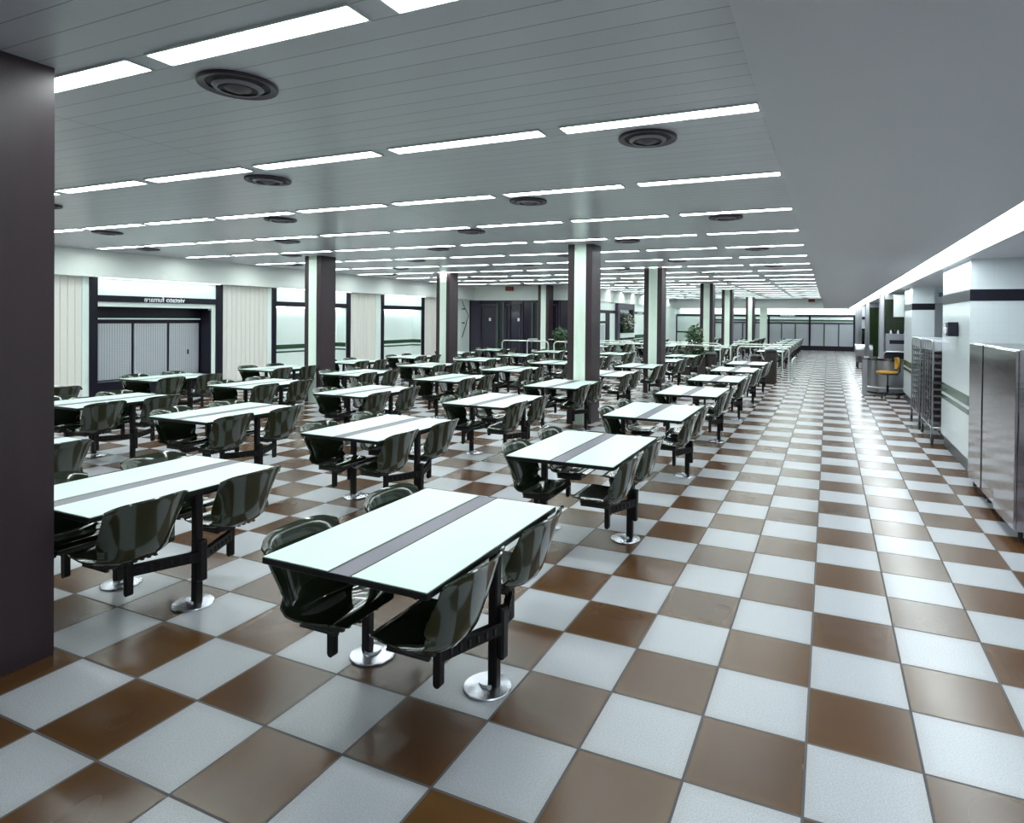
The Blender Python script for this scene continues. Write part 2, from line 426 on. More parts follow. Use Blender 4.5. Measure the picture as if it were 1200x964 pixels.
# ---- second left wall, beyond the glazed one
w2 = sempty('wall_left_far'); X2 = -20.3
tb(MB(), -21.8, X2, YD+0.5, 82.0, 0, ZS).build('backing', M['wpanel'], w2, 0)
tb(MB(), X2, X2+0.06, 49.88, 55.53, 4.73, 5.03).build('beam', M['black'], w2, 0)
tb(MB(), X2, X2+0.06, 61.39, 73.52, 4.73, 5.03).build('beam', M['black'], w2, 0)
for a, b in ((52.5, 53.65), (49.46, 49.88), (73.52, 73.94)): tb(MB(), X2, X2+0.07, a, b, 0, 4.73).build('post', M['black'], w2, 0)
tb(MB(), X2, X2+0.05, 49.88, 52.5, 3.70, 3.95).build('black_band', M['black'], w2, 0)
tb(MB(), X2, X2+0.03, 50.09, 52.29, 1.0, 3.6).build('shutter', M['grid'], w2, 0)
mb = MB(); tb(mb, X2, X2+0.04, 61.49, 73.52, 1.95, 2.35); tb(mb, X2, X2+0.04, 61.49, 70, 1.70, 1.82); mb.build('green_stripe', M['gband'], w2, 0)
lettering('vietato fumare', ((X2+0.075)*T, 64.63*T, 4.885*T), (PI/2, 0, PI/2), 0.155, w2)
# planted niche
ni = empty('planted_niche', 'dark framed niche with pale flowers above a white trough', 'plant display', ((X2+0.02)*T, 58.46*T, 1.9*T))
def nl(mb): mb.v = [(x-(X2+0.02)*T, y-58.46*T, z-1.9*T) for x, y, z in mb.v]; return mb
nl(tb(MB(), X2+0.01, X2+0.05, 55.63, 61.39, 1.9, 5.75)).build('back_panel', M['glass'], ni, 0)
nl(tb(MB(), X2+0.02, X2+0.35, 55.53, 56.26, 1.9, 5.8)).build('side_frame', M['mullion'], ni, 0); nl(tb(MB(), X2+0.02, X2+0.35, 61.18, 61.49, 1.9, 5.8)).build('side_frame', M['mullion'], ni, 0)
nl(tb(MB(), X2+0.02, X2+0.33, 56.26, 61.18, 5.2, 5.8)).build('header', M['mullion'], ni, 0)
nl(tb(MB(), X2+0.02, X2+0.50, 56.37, 61.18, 2.15, 2.62)).build('trough', M['wpanel'], ni, 0)
def leaves(n, cx, cy, cz, rx, ry, rz, size, rnd, narrow=0.4):
    mb = MB()
    for _ in range(n):
        while True:
            p = Vector((rnd.uniform(-1,1), rnd.uniform(-1,1), rnd.uniform(-1,1)))
            if p.length < 1: break
        c = Vector((cx+p.x*rx, cy+p.y*ry, cz+p.z*rz)); s = size*rnd.uniform(0.6, 1.25)
        d = Vector((p.x+rnd.uniform(-.6,.6), p.y+rnd.uniform(-.6,.6), rnd.uniform(-.5,.8))).normalized()
        a = d.cross(Vector((rnd.uniform(-1,1), rnd.uniform(-1,1), 1))).normalized()*narrow*s; nn = a.cross(d).normalized()*0.12*s
        mb.add([c, c+d*0.45*s+a-nn, c+d*s-nn*2, c+d*0.45*s-a-nn, c+d*0.45*s+nn], [(0,1,4),(1,2,4),(2,3,4),(3,0,4)])
    return mb
rn = random.Random(3)
mb = leaves(260, 0.16, 0.1, 0.78, 0.16, 0.75, 0.42, 0.16, rn); mb.build('foliage', M['leafdark'], ni, 0)['kind'] = 'stuff'
mb = leaves(110, 0.24, 0.1, 0.85, 0.12, 0.72, 0.42, 0.11, rn, 0.5); mb.build('flowers', M['flower'], ni, 0)['kind'] = 'stuff'

# ---- far wall
wf = sempty('wall_far')
tb(MB(), -22, 7, FAR_Y, FAR_Y+0.5, 0, ZS).build('backing', M['wpanel'], wf, 0)
F = FAR_Y
tb(MB(), -17.6, 3.5, F-0.08, F, 4.76, 5.02).build('beam', M['black'], wf, 0)
tb(MB(), -21.2, -17.6, F-0.08, F, 4.76, 5.02).build('beam', M['black'], wf, 0)
tb(MB(), -16.0, 3.5, F-0.07, F, 4.12, 4.34).build('green_band', M['gband'], wf, 0)
tb(MB(), -16.0, 3.5, F-0.07, F, 3.74, 3.90).build('rail', M['black'], wf, 0)
tb(MB(), -16.0, 3.5, F-0.05, F, 3.90, 4.12).build('dark_strip', M['steel'], wf, 0)
tb(MB(), -16.0, 3.5, F-0.12, F, 0, 0.66).build('plinth', M['black'], wf, 0)
tb(MB(), -21.2, -17.5, F-0.08, F, 2.2, 2.42).build('sill_band', M['gband'], wf, 0)
for x, w in ((-21.2, .14), (-15.6, .5), (-14.3, .3), (-13.0, .2), (-9.75, .25), (-7.75, .25), (-2.26, .27), (3.42, .25)):
    tb(MB(), x-w/2, x+w/2, F-0.11, F, 0, 5.02 if x > -21 else 4.8).build('post', M['black'], wf, 0)
for x in (-6.0, -4.15, -0.37, 1.48, -11.4):
    tb(MB(), x-0.09, x+0.09, F-0.09, F, 0.6, 3.8).build('mullion', M['mullgreen'], wf, 0)
for a, b in ((-17.2, -15.9), (-12.8, -11.5), (-11.3, -9.9), (-9.6, -7.9), (-7.6, -6.1), (-5.9, -4.25), (-4.05, -2.4), (-2.1, -0.47), (-0.27, 1.38), (1.58, 3.28)):
    tb(MB(), a, b, F-0.04, F, 0.66, 3.74).build('shutter', M['grid'], wf, 0)
tb(MB(), -8.55, -7.65, 83.6, 84.4, 0, ZS).build('pier', M['flute'], wf, 0)
tb(MB(), -14.1, -13.2, F-0.3, F-0.06, 0, 4.0).build('door_leaf', M['wpanel'], wf, 0)
pl = MB(); tb(pl, -6.15, -4.25, F-0.10, F-0.075, 4.78, 5.0); pl.build('name_plate', M['ventlight'], wf, 0)
lettering('vietato fumare', (-5.2*T, (F-0.11)*T, 4.885*T), (PI/2, 0, 0), 0.15, wf)
cl = empty('cove_lamp', 'long cove lamp washing the top of the far shutter wall', 'ceiling light', (-7.3*T, (F-0.55)*T, ZS*T))
MB().box(-13.2*T, 9.8*T, -0.11, 0.11, -0.008, -0.001).build('diffuser', M['cove'], cl, 0)
MB().box(-13.25*T, 9.85*T, -0.13, 0.13, -0.003, 0).build('frame', M['housing'], cl, 0)
tb(MB(), -22.4, -21.3, 81.0, FAR_Y, 0, ZS).build('wall_left_end', M['wpanel'], w2, 0)

# ---- kitchen side
wr = sempty('wall_right')
striped_block(wr, 5.6, 7.5, YN, 13.4)
wk = sempty('wall_right_kitchen')
striped_block(wk, XR, 8.6, 17.8, FAR_Y)
def pier(name, x0, x1, y0, y1):
    r = sempty(name); striped_block(r, x0, x1, y0, y1); return r
r1 = pier('wall_right_pier_near', 3.66, 7.6, 13.4, 17.8)
r2 = pier('wall_right_pier_middle', 3.86, 4.80, 28.0, 31.3)
r3 = sempty('wall_right_return'); tb(MB(), 4.8, 7.1, 28.25, 31.3, 0, ZS).build('tiled_body', M['wtile'], r3, 0)
tb(MB(), 5.15, 6.9, 28.15, 28.25, 0, 5.0).build('door_leaf', M['wpanel'], r3, 0)
mb = MB(); tb(mb, 4.80, 5.15, 28.0, 28.27, 0, 5.05); tb(mb, 5.15, 7.0, 28.0, 28.27, 4.85, 5.05); mb.build('steel_door_frame', M['steel'], r3, 0)
tb(MB(), 4.95, 5.3, 27.96, 28.02, 5.35, 5.55).build('wall_plate', M['ventlight'], r3, 0)
# steel columns and tiled screens between the kitchen hatches
for k, (x0, x1, y0, y1) in enumerate(((2.92, 3.22, 35.2, 35.6), (2.98, 3.30, 51.5, 52.1), (2.95, 3.3, 64.5, 65.1), (3.05, 3.4, 74, 74.8))):
    r = struct('trim_%d' % (3+k), MB().rbox(x0*T, x1*T, y0*T, y1*T, 0, ZS*T, 0.02), M['steel'])
sc = sempty('wall_screen_green'); tb(MB(), 3.2, XR, 36.2, 36.5, 0, 5.50).build('green_tiles', M['gtile'], sc, 0); tb(MB(), 3.2, XR, 36.15, 36.5, 5.50, ZS).build('head', M['steel'], sc, 0)
sc = sempty('wall_screen_far'); tb(MB(), 3.3, XR, 57.8, 58.2, 0, 5.45).build('green_tiles', M['gtile'], sc, 0); tb(MB(), 3.3, XR, 57.75, 58.2, 5.45, ZS).build('head', M['steel'], sc, 0)
sc = sempty('wall_screen_white'); tb(MB(), 3.3, XR, 68, 68.4, 0, ZS).build('white_tiles', M['wtile'], sc, 0)
tb(MB(), 3.3, 5.5, 67.9, 68, 1.0, 3.4).build('steel_apron', M['mirror'], sc, 0)
tb(MB(), 3.45, 4.25, 67.7, 68, 4.35, 4.65).build('black_box', M['black'], sc, 0)

# ------------------------------------------------------------------ pillars
def pillar(x0, x1, y0, y1, z1=ZC):
    r = sempty('pillar')
    w = x1-x0
    a, b = x0+0.27*w, x0+0.75*w
    tb(MB(), x0, x1, y0, y1, 0, z1).build('brown_cladding', M['brown'], r, 0)
    mb = MB(); n = 6; p = (b-a)/n
    for i in range(n):
        vs = []
        for xx, d in ((a+i*p, 0.004), (a+(i+.12)*p, 0.028), (a+(i+.88)*p, 0.028), (a+(i+1)*p, 0.004)):
            for z in (0.0, z1): vs.append((xx*T, (y0-d)*T, z*T))
        mb.add(vs, [(0,2,3,1),(2,4,5,3),(4,6,7,5)])
    mb.build('white_fluted_strip', M['flute'], r, 0)
    return r
for x0, y0 in ((-9.37, 16.35), (-9.37, 27.5), (-9.37, 44.2), (-9.37, 55.3), (-9.37, 74.6),
               (-23.42, 16.5), (-23.42, 27.7)):
    pillar(x0, x0+1.02, y0, y0+1.0)
pillar(-23.42, -22.4, 43.3, 44.3)
pillar(-9.42, -8.40, -3.2, -2.10)

# ------------------------------------------------------------------ canteen tables
def seat_shell(side):
    """moulded bucket: side=+1 has its back towards +x"""
    prof = [(.062,.448),(.072,.462),(.10,.467),(.16,.460),(.23,.449),(.30,.437),(.355,.428),(.395,.428),(.422,.440),(.438,.468),(.449,.52),(.459,.58),(.468,.64),(.477,.69),(.485,.733),(.491,.760),(.497,.776),(.504,.783),(.510,.777)]
    hw = [.160,.182,.200,.210,.216,.217,.216,.214,.212,.212,.216,.221,.226,.230,.234,.237,.238,.238,.238]
    curl = [0,.001,.003,.007,.013,.022,.034,.049,.064,.076,.074,.068,.062,.056,.051,.048,.046,.045,.045]
    n = 17; mb = MB(); vs = []
    K = len(prof)
    for i, (u, z) in enumerate(prof):
        t = i/(K-1)
        u0, z0 = prof[max(i-1,0)]; u1, z1 = prof[min(i+1,K-1)]
        u += 0.052*max(0, (z-.44)/.34); z += 0.008*max(0, (z-.44)/.34)
        d = Vector((u1-u0, z1-z0)).normalized(); nrm = Vector((-d.y, d.x))    # towards the sitter
        if i >= 15: nrm = Vector((-1, -0.0))
        for j in range(n):
            s = -1+2*j/(n-1)
            w = hw[i]*(s if abs(s) < .8 else math.copysign(.8+(abs(s)-.8)*.9, s))
            c = (curl[i]+(0.026*(i-9)/9 if i > 9 else 0))*abs(s)**2.6
            uu = u+nrm.x*c; zz = z+nrm.y*c
            if i > 11: zz -= 0.034*abs(s)**5*(i-11)/(K-12)
            zz += 0.052*abs(s)**5*math.exp(-((i-9.2)/2.2)**2)      # rounded lower corners
            vs.append((side*uu, w, zz))
    fs = []
    for i in range(K-1):
        for j in range(n-1): fs.append((i*n+j, i*n+j+1, (i+1)*n+j+1, (i+1)*n+j))
    th = 0.009
    me = MB().add(vs, fs).mesh('seat_shell', M['shell'], 0)
    import bmesh
    bm = bmesh.new(); bm.from_mesh(me)
    bmesh.ops.recalc_face_normals(bm, faces=bm.faces)
    bmesh.ops.solidify(bm, geom=bm.faces[:], thickness=th)
    bmesh.ops.recalc_face_normals(bm, faces=bm.faces)
    bm.to_mesh(me); bm.free()
    for p in me.polygons: p.use_smooth = True
    me.set_sharp_from_angle(angle=math.radians(60))
    return me

def make_table():
    root = empty('canteen_table', 'x', 'table', (0,0,0))
    hx, hy = 0.437, 0.615
    H = TABLE_H
    MB().rbox(-hx, hx, -hy, hy, H-0.030, H-0.003, 0.006).build('table_board', M['edge'], root)
    for s in (-1, 1):
        a, b = sorted((s*0.064, s*(hx-0.005)))
        MB().box(a, b, -hy+0.005, hy-0.005, H-0.003, H+0.0005).build('table_top', M['laminate'], root, 0)
    MB().box(-0.052, 0.052, -hy+0.002, hy-0.002, H-0.004, H-0.0015).build('centre_strip', M['strip'], root, 0)
    mb = MB()
    for s in (-1, 1):
        mb.bar((s*0.36, -0.45, H-0.05), (s*0.36, 0.45, H-0.05), 0.03, 0.028)
    mb.bar((-0.36, 0.04, H-0.05), (0.36, 0.04, H-0.05), 0.04, 0.028)
    mb.build('under_frame', M['steelblack'], root)
    yl = 0.04
    for s in (-1, 1):
        x = s*0.385-0.018
        leg = MB().rbox(x-0.025, x+0.025, yl-0.025, yl+0.025, 0.018, H-0.030, 0.007).build('leg', M['steelblack'], root)
        MB().lathe([(0,0.0),(0.118,0.0),(0.120,0.006),(0.116,0.012),(0.045,0.021),(0.042,0.034),(0,0.034)], x-s*0.035, yl, 36).build('floor_plate', M['chrome'], leg)
        mb = MB()                       # clamp outside the leg
        pts = []
        xx = x+s*0.045
        mb.rbox(xx-0.018, xx+0.018, yl-0.030, yl+0.030, 0.165, 0.405, 0.010)
        mb.lathe([(0.026,0.405),(0.022,0.414),(0.0,0.418)], xx, yl, 16)
        mb.build('clamp', M['steelblack'], root)
        mb = MB()
        for e in (-1, 1):
            p, q = (xx-s*0.005, yl+e*0.02, 0.318), (s*0.298, e*0.330, 0.335)
            mb.bar(p, q, 0.034, 0.060)
            for k in range(1, 7):       # the row of raised bosses on the channel
                f = k/7.0
                c = [p[i]+(q[i]-p[i])*f for i in range(3)]
                mb.box(c[0]-0.021, c[0]+0.021, c[1]-0.010, c[1]+0.010, c[2]-0.016, c[2]+0.016)
        mb.build('seat_arm', M['steelblack'], root)
        for e in (-1, 1):
            mb = MB(); cx, cy = s*0.298, e*0.330
            n = 10; w = 0.018
            vs = []; rim = [(-w, 0.40), (-w, 0.212)]+[(-w*math.cos(PI*i/n), 0.212-w*math.sin(PI*i/n)) for i in range(1, n)]+[(w, 0.212), (w, 0.40)]
            for dy in (-0.017, 0.017): vs += [(cx+a, cy+dy, z) for a, z in rim]
            k = len(rim)
            mb.add(vs, [tuple(range(k)), tuple(range(2*k-1, k-1, -1))]+[(i, (i+1)%k, k+(i+1)%k, k+i) for i in range(k)])
            mb.build('seat_post', M['steelblack'], root)
    shells = {s: seat_shell(s) for s in (-1, 1)}
    pans = {}
    for s in (-1, 1):
        a, b = sorted((s*0.125, s*0.360))
        mb = MB(); mb.rbox(a, b, -0.150, 0.150, 0.400, 0.440, 0.02)
        for k in range(8):
            y = -0.135+k*0.0385
            mb.box(a+0.01, b-0.01, y-0.008, y+0.008, 0.390, 0.400)
        pans[s] = mb.mesh('seat_pan', M['pan'])
    for s in (-1, 1):
        for e in (-1, 1):
            o = bpy.data.objects.new('seat', shells[s]); C.objects.link(o); o.parent = root; o.location = (0, e*0.338, 0)
            p = bpy.data.objects.new('seat_pan', pans[s]); C.objects.link(p); p.parent = o
    return root

COL = ['aisle column', 'second column from the aisle', 'third column from the aisle', 'fourth column from the aisle', 'column beside the bays']
cx_ = [-4.06-4.83*i for i in range(5)]
proto = make_table(); first = True
def place_table(x, y, label, group):
    global first
    t = proto if first else copy_tree(proto)
    first = False
    t.location = ((x+0.005)*T, (y-0.02)*T, 0); t['label'] = label; t['group'] = group
    return t
SKIP = {(0, 7)}
for i in range(5):
    for k in range(8):
        if (i, k) in SKIP: continue
        place_table(cx_[i], -0.57+5.17*k,
            'white canteen table, four green seats, front hall, %s, %s row' % (COL[i], ORD[k]), 'tables in the front hall')
for i in range(4):
    for k in range(8):
        if i == 3 and k > 4: continue
        place_table(cx_[i], 46.2+5.0*k,
            'white canteen table, green seats, beyond the rails, %s, %s row' % (COL[i], ORD[k]), 'tables beyond the rails')

# ------------------------------------------------------------------ ceiling strips
lp = empty('ceiling_light', 'x', 'ceiling light', (0,0,0))
hl, hw_ = 2.887/2*T, 0.150*T
MB().box(-hl, hl, -hw_, hw_, -0.006, -0.002).build('diffuser', M['lamp'], lp, 0)
mb = MB(); e = 0.010
mb.box(-hl-e, hl+e, -hw_-e, -hw_, -0.012, 0); mb.box(-hl-e, hl+e, hw_, hw_+e, -0.012, 0)
mb.box(-hl-e, -hl, -hw_, hw_, -0.012, 0); mb.box(hl, hl+e, -hw_, hw_, -0.012, 0)
mb.build('frame', M['housing'], lp, 0)
used = False
for j in range(20):
    y = -1.80+4.20*j
    if y > 81.5: break
    for k in range(9 if j < 11 else 6):
        x = -0.781-3.265*k-2.887/2
        if y > 44 and x < -20.0: continue
        o = lp if not used else copy_tree(lp)
        used = True
        o.location = (x*T, y*T, ZC*T)
        o['label'] = 'fluorescent ceiling strip, %s row from the camera, %s from the aisle' % (ORD[j], ORD[k])
        o['group'] = 'fluorescent strips in the slatted ceiling'

# ------------------------------------------------------------------ round air diffusers
vp = empty('air_diffuser', 'x', 'air vent', (0,0,0)); R = 0.205
MB().lathe([(R*0.80,-0.012),(R*0.98,-0.022),(R,-0.016),(R*0.99,0.0),(R*0.80,0.0)], 0, 0, 40, False).build('outer_ring', M['vent'], vp)
MB().lathe([(0,-0.003),(R*0.82,-0.003),(R*0.82,-0.001),(0,-0.001)], 0, 0, 40, False).build('throat', M['ventdark'], vp)
MB().lathe([(R*0.50,-0.034),(R*0.56,-0.038),(R*0.64,-0.022),(R*0.61,-0.018),(R*0.52,-0.030)], 0, 0, 40, False).build('middle_cone', M['ventlight'], vp)
MB().lathe([(0,-0.050),(R*0.12,-0.048),(R*0.34,-0.030),(R*0.36,-0.022),(0,-0.018)], 0, 0, 32, False).build('inner_cone', M['vent'], vp)
used = False; row = {}
for m in range(0, 20):
    for n in range(0, 7):
        if (n+m) % 2 == 0: continue
        x, y = -2.57-4.20*n, -0.90+4.18*m
        if y > 80 or (y > 43 and x < -19.5): continue
        if x < -29: continue
        o = vp if not used else copy_tree(vp); used = True
        o.location = (x*T, y*T, ZC*T)
        o['label'] = 'round bronze ceiling diffuser, %s row from the camera, %s from the aisle' % (ORD[m], ORD[row.get(m, 0)])
        row[m] = row.get(m, 0)+1
        o['group'] = 'round diffusers in the slatted ceiling'

# exit signs under the slatted ceiling
for x, y, lab in ((-26.6, 43.9, 'small red hanging sign before the dark glazed doors'), (-1.9, 81.6, 'small red hanging sign at the far end of the aisle')):
    s = empty('hanging_sign', lab, 'sign', (x*T, y*T, ZC*T), 'red hanging signs')
    MB().rbox(-0.17, 0.17, -0.03, 0.03, -0.19, -0.03, 0.008).build('sign_box', M['red'], s)
    mb = MB(); mb.tube([(-0.1,0,-0.03),(-0.1,0,0)], 0.006, 8); mb.tube([(0.1,0,-0.03),(0.1,0,0)], 0.006, 8); mb.build('hanger', M['black'], s)

# ------------------------------------------------------------------ guard rails
def arc_path(x0, x1, z0, z1, r):
    """inverted U in the xz plane"""
    p = [(x0, 0, z0)]
    for i in range(7):
        a = PI-PI/2*i/6; p.append((x0+r+r*math.cos(a), 0, z1-r+r*math.sin(a)))
    for i in range(7):
        a = PI/2-PI/2*i/6; p.append((x1-r+r*math.cos(a), 0, z1-r+r*math.sin(a)))
    p.append((x1, 0, z0)); return p
def rail(x0, x1, y, lab, lower=False):
    L = (x1-x0)*T/2
    r = empty('guard_rail', lab, 'guard rail', ((x0+x1)/2*T, y*T, 0), 'tubular guard rails between the halls')
    MB().tube(arc_path(-L, L, 0, 2.3*T, 0.12), 0.022, 10).build('rail_tube', M['tube'], r)
    k = int(2*L/1.1)
    for i in range(1, k):
        x = -L+2*L*i/k
        MB().tube([(x, 0, 0), (x, 0, 2.3*T)], 0.018, 10).build('post', M['tube'], r)
    for x in (-L, L): MB().lathe([(0.05,0),(0.05,0.008),(0.0,0.012)], x, 0, 16).build('foot_flange', M['tube'], r)
for x0, x1, w in ((-24.6, -20.4, 'first from the glazed doors'), (-19.9, -17.0, 'second from the glazed doors'), (-16.4, -11.9, 'third from the glazed doors'), (-11.2, -6.2, 'beside the fluted brown pillars'), (-5.7, -2.3, 'at the aisle end')):
    rail(x0, x1, 38.9, 'bent tube guard rail in the camera-side line, '+w)
for x0, x1, w in ((-24.5, -20.8, 'first from the glazed doors'), (-20.0, -14.6, 'second from the glazed doors'), (-13.6, -7.6, 'beside the fluted brown pillars'), (-6.8, -3.0, 'at the aisle end')):
    rail(x0, x1, 43.4, 'bent tube guard rail in the far line, '+w)
for i, (x, lab) in enumerate(((-6.0, 'low curved tube hoop by the rails at the brown pillar'), (-2.1, 'low curved tube hoop closing the rail passage at the aisle'))):
    r = empty('tube_hoop', lab, 'guard rail', (x*T, 41.0*T, 0))
    pts = [(b, a, c) for a, b, c in arc_path(-1.9*T, 1.9*T, 0, 1.45*T, 0.14)]
    MB().tube(pts, 0.022, 10).build('hoop_tube', M['tube'], r)
    for y in (-1.9*T, 1.9*T): MB().lathe([(0.05,0),(0.05,0.008),(0.0,0.012)], 0, y, 16).build('foot_flange', M['tube'], r)

# black waste bins by the rails
def bin_(x, y, h, r, lab):
    b = empty('waste_bin', lab, 'bin', (x*T, y*T, 0), 'black bins by the rails')
    MB().lathe([(0, 0), (r*0.9, 0), (r, 0.03), (r, h-0.12), (r*0.98, h-0.12)], 0, 0, 28).build('bin_body', M['planter'], b)
    MB().lathe([(r*1.03, h-0.12), (r*1.03, h-0.09), (r*0.9, h-0.04), (r*0.6, h-0.01), (0, h)], 0, 0, 28).build('dome_lid', M['black'], b)
bin_(-7.25, 36.9, 0.84, 0.17, 'black domed bin beyond the second-column tables near the pillar')
bin_(-4.25, 36.9, 0.82, 0.16, 'black domed bin beyond the last aisle-column table')
bin_(-3.3, 36.6, 1.0, 0.17, 'tall black domed bin beside the aisle, before the rails')

# plants
def plant(x, y, h, lab, seed, spread=0.35):
    rn = random.Random(seed)
    p = empty('potted_plant', lab, 'plant', (x*T, y*T, 0), 'plants between the guard rails')
    MB().rbox(-0.55, 0.55, -0.22, 0.22, 0, 0.50, 0.03).build('planter_box', M['planter'], p)
    mb = MB()
    for i in range(5):
        a = rn.uniform(0, 2*PI); d = rn.uniform(0.1, spread)
        mb.tube([(0.1*math.cos(a), 0.05*math.sin(a), 0.45), (d*0.6*math.cos(a), d*0.4*math.sin(a), h*0.6), (d*math.cos(a), d*0.6*math.sin(a), h*0.9)], [0.018, 0.012, 0.006], 7)
    mb.build('stems', M['bark'], p)
    leaves(150, 0, 0, h*0.80, spread*0.9, spread*0.8, h*0.18, 0.16, rn, 0.42).build('crown', M['leaf'], p, 0)
    leaves(200, 0, 0, 0.66, 0.62, 0.26, 0.22, 0.17, rn, 0.4).build('underplanting', M['leafdark'], p, 0)
plant(-9.2, 41.2, 1.62, 'tall leafy plant in a planter beside the fluted brown pillar', 5, 0.22)
plant(-20.35, 41.2, 1.50, 'leafy plant in a planter before the dark glazed wall', 8, 0.24)
# ------------------------------------------------------------------ kitchen furniture
def cabinet(y0, y1, xf, lab):
    c = empty('steel_cabinet', lab, 'cabinet', (xf*T, (y0+y1)/2*T, 0), 'polished steel cabinets')
    w = (y1-y0)/2*T; d = 1.75*T; H = 3.62*T
    MB().rbox(0.02, d, -w, w, 0.09, H, 0.008).build('cabinet_body', M['mirror'], c)
    MB().rbox(0, 0.02, -w+0.004, w-0.004, 0.10, H-0.01, 0.003).build('door', M['mirror'], c)
    for sx in (0.06, d-0.05):
        for sy in (-w+0.05, w-0.05):
            MB().lathe([(0.018, 0), (0.018, 0.09)], sx, sy, 12).build('foot', M['rubber'], c)
cabinet(10.78, 12.2, 3.45, 'polished steel cabinet next to the tiled pier')
cabinet(9.25, 10.64, 3.45, 'polished steel cabinet between two others')
cabinet(7.6, 9.18, 3.38, 'polished steel cabinet at the end away from the tiled pier')

def rack(y0, y1, x0, x1, lab):
    t = empty('tray_trolley', lab, 'trolley', ((x0+x1)/2*T, (y0+y1)/2*T, 0), 'tray trolleys by the tiled pier')
    hx, hy, H = (x1-x0)/2*T, (y1-y0)/2*T, 3.5*T
    zb = 0.24
    for sx in (-1, 1):
        mb = MB()
        pts = [(sx*hx, -hy, zb), (sx*hx, -hy, H-0.10)]
        for i in range(6): a = PI-PI/2*(i+1)/6; pts.append((sx*hx, -hy+0.1+0.1*math.cos(a), H-0.1+0.1*math.sin(a)))
        for i in range(6): a = PI/2-PI/2*(i+1)/6; pts.append((sx*hx, hy-0.1+0.1*math.cos(a), H-0.1+0.1*math.sin(a)))
        pts.append((sx*hx, hy, zb))
        mb.tube(pts, 0.013, 8); mb.build('side_frame', M['steel'], t)
        for i in (1, 2, 3):
            y = -hy+2*hy*i/4
            MB().tube([(sx*hx, y, zb), (sx*hx, y, H-0.01)], 0.010, 8).build('upright', M['steel'], t)
    mb = MB()
    for sy in (-1, 1): mb.tube([(-hx, sy*hy, zb), (hx, sy*hy, zb)], 0.014, 8)
    for sx in (-1, 1): mb.tube([(sx*hx, -hy, zb), (sx*hx, hy, zb)], 0.014, 8)
    mb.build('base_frame', M['steel'], t)
    for i in range(11):
        z = 0.30+i*0.098
        mb = MB(); mb.box(-hx+0.012, hx-0.012, -hy+0.02, hy-0.02, z, z+0.006)
        for sy in (-1, 1): mb.box(-hx+0.012, hx-0.012, sy*(hy-0.02)-0.004, sy*(hy-0.02)+0.004, z, z+0.030)
        for sx in (-1, 1): mb.box(sx*(hx-0.016)-0.003, sx*(hx-0.016)+0.003, -hy+0.02, hy-0.02, z, z+0.024)
        mb.build('tray', M['tray'], t, 0)
    cv = MB().rbox(-hx-0.004, hx+0.004, -hy-0.004, hy+0.004, H-0.16, H+0.004, 0.05).build('plastic_cover', M['film'], t)
    for sx in (-1, 1):
        for sy in (-1, 1):
            fk = MB().box(sx*hx-0.018, sx*hx+0.018, sy*hy-0.02, sy*hy+0.02, 0.10, zb).build('caster_fork', M['steel'], t)
            mb = MB(); mb.lathe([(0, -0.015), (0.068, -0.015), (0.075, -0.008), (0.075, 0.008), (0.068, 0.015), (0, 0.015)], 0, 0, 20)
            mb.v = [(sx*hx+z, sy*hy+a, 0.075+b) for a, b, z in mb.v]
            mb.build('caster_wheel', M['rubber'], fk)
rack(17.95, 20.30, 3.42, 4.75, 'steel tray trolley with plastic cover, standing against the tiled pier')
rack(20.95, 23.45, 3.40, 4.75, 'steel tray trolley behind the other, nearer the kitchen counters')

def round_counter(cx, cy, r, h, lab, rail_=True):
    c = empty('serving_counter', lab, 'counter', (cx*T, cy*T, 0), 'round-fronted steel counters')
    def halfc(rr, z0, z1, n=28, back=1.05*T):
        vs = []
        pts = [(rr*math.cos(PI+PI*i/n), rr*math.sin(PI+PI*i/n)) for i in range(n+1)]+[(rr, back), (-rr, back)]
        k = len(pts)
        vs = [(x, y, z0) for x, y in pts]+[(x, y, z1) for x, y in pts]
        return MB().add(vs, [tuple(range(k-1,-1,-1)), tuple(range(k, 2*k))]+[(i, (i+1)%k, k+(i+1)%k, k+i) for i in range(k)])
    halfc(r*T, 0.06, h*T-0.05).build('curved_front', M['steel'], c)
    halfc(r*T+0.03, h*T-0.05, h*T).build('worktop', M['mirror'], c)
    halfc(r*T-0.05, 0, 0.06).build('plinth', M['rubber'], c)
    if rail_:
        n = 20; pts = [((r*T+0.02)*math.cos(PI+PI*i/n), (r*T+0.02)*math.sin(PI+PI*i/n), 0.17) for i in range(n+1)]
        MB().tube(pts, 0.018, 8).build('foot_rail', M['tube'], c)
round_counter(3.30, 34.1, 1.12, 2.05, 'round-fronted steel counter behind the yellow swivel chair')
pa = empty('barrier_post', 'upright steel end post beside the round counter', 'post', (2.0*T, 32.7*T, 0))
MB().rbox(-0.03, 0.08, -0.04, 0.04, 0, 2.0*T, 0.008).build('post_body', M['steel'], pa)
MB().rbox(-0.05, 0.10, -0.05, 0.05, 2.0*T, 2.0*T+0.04, 0.01).build('post_cap', M['mirror'], pa)
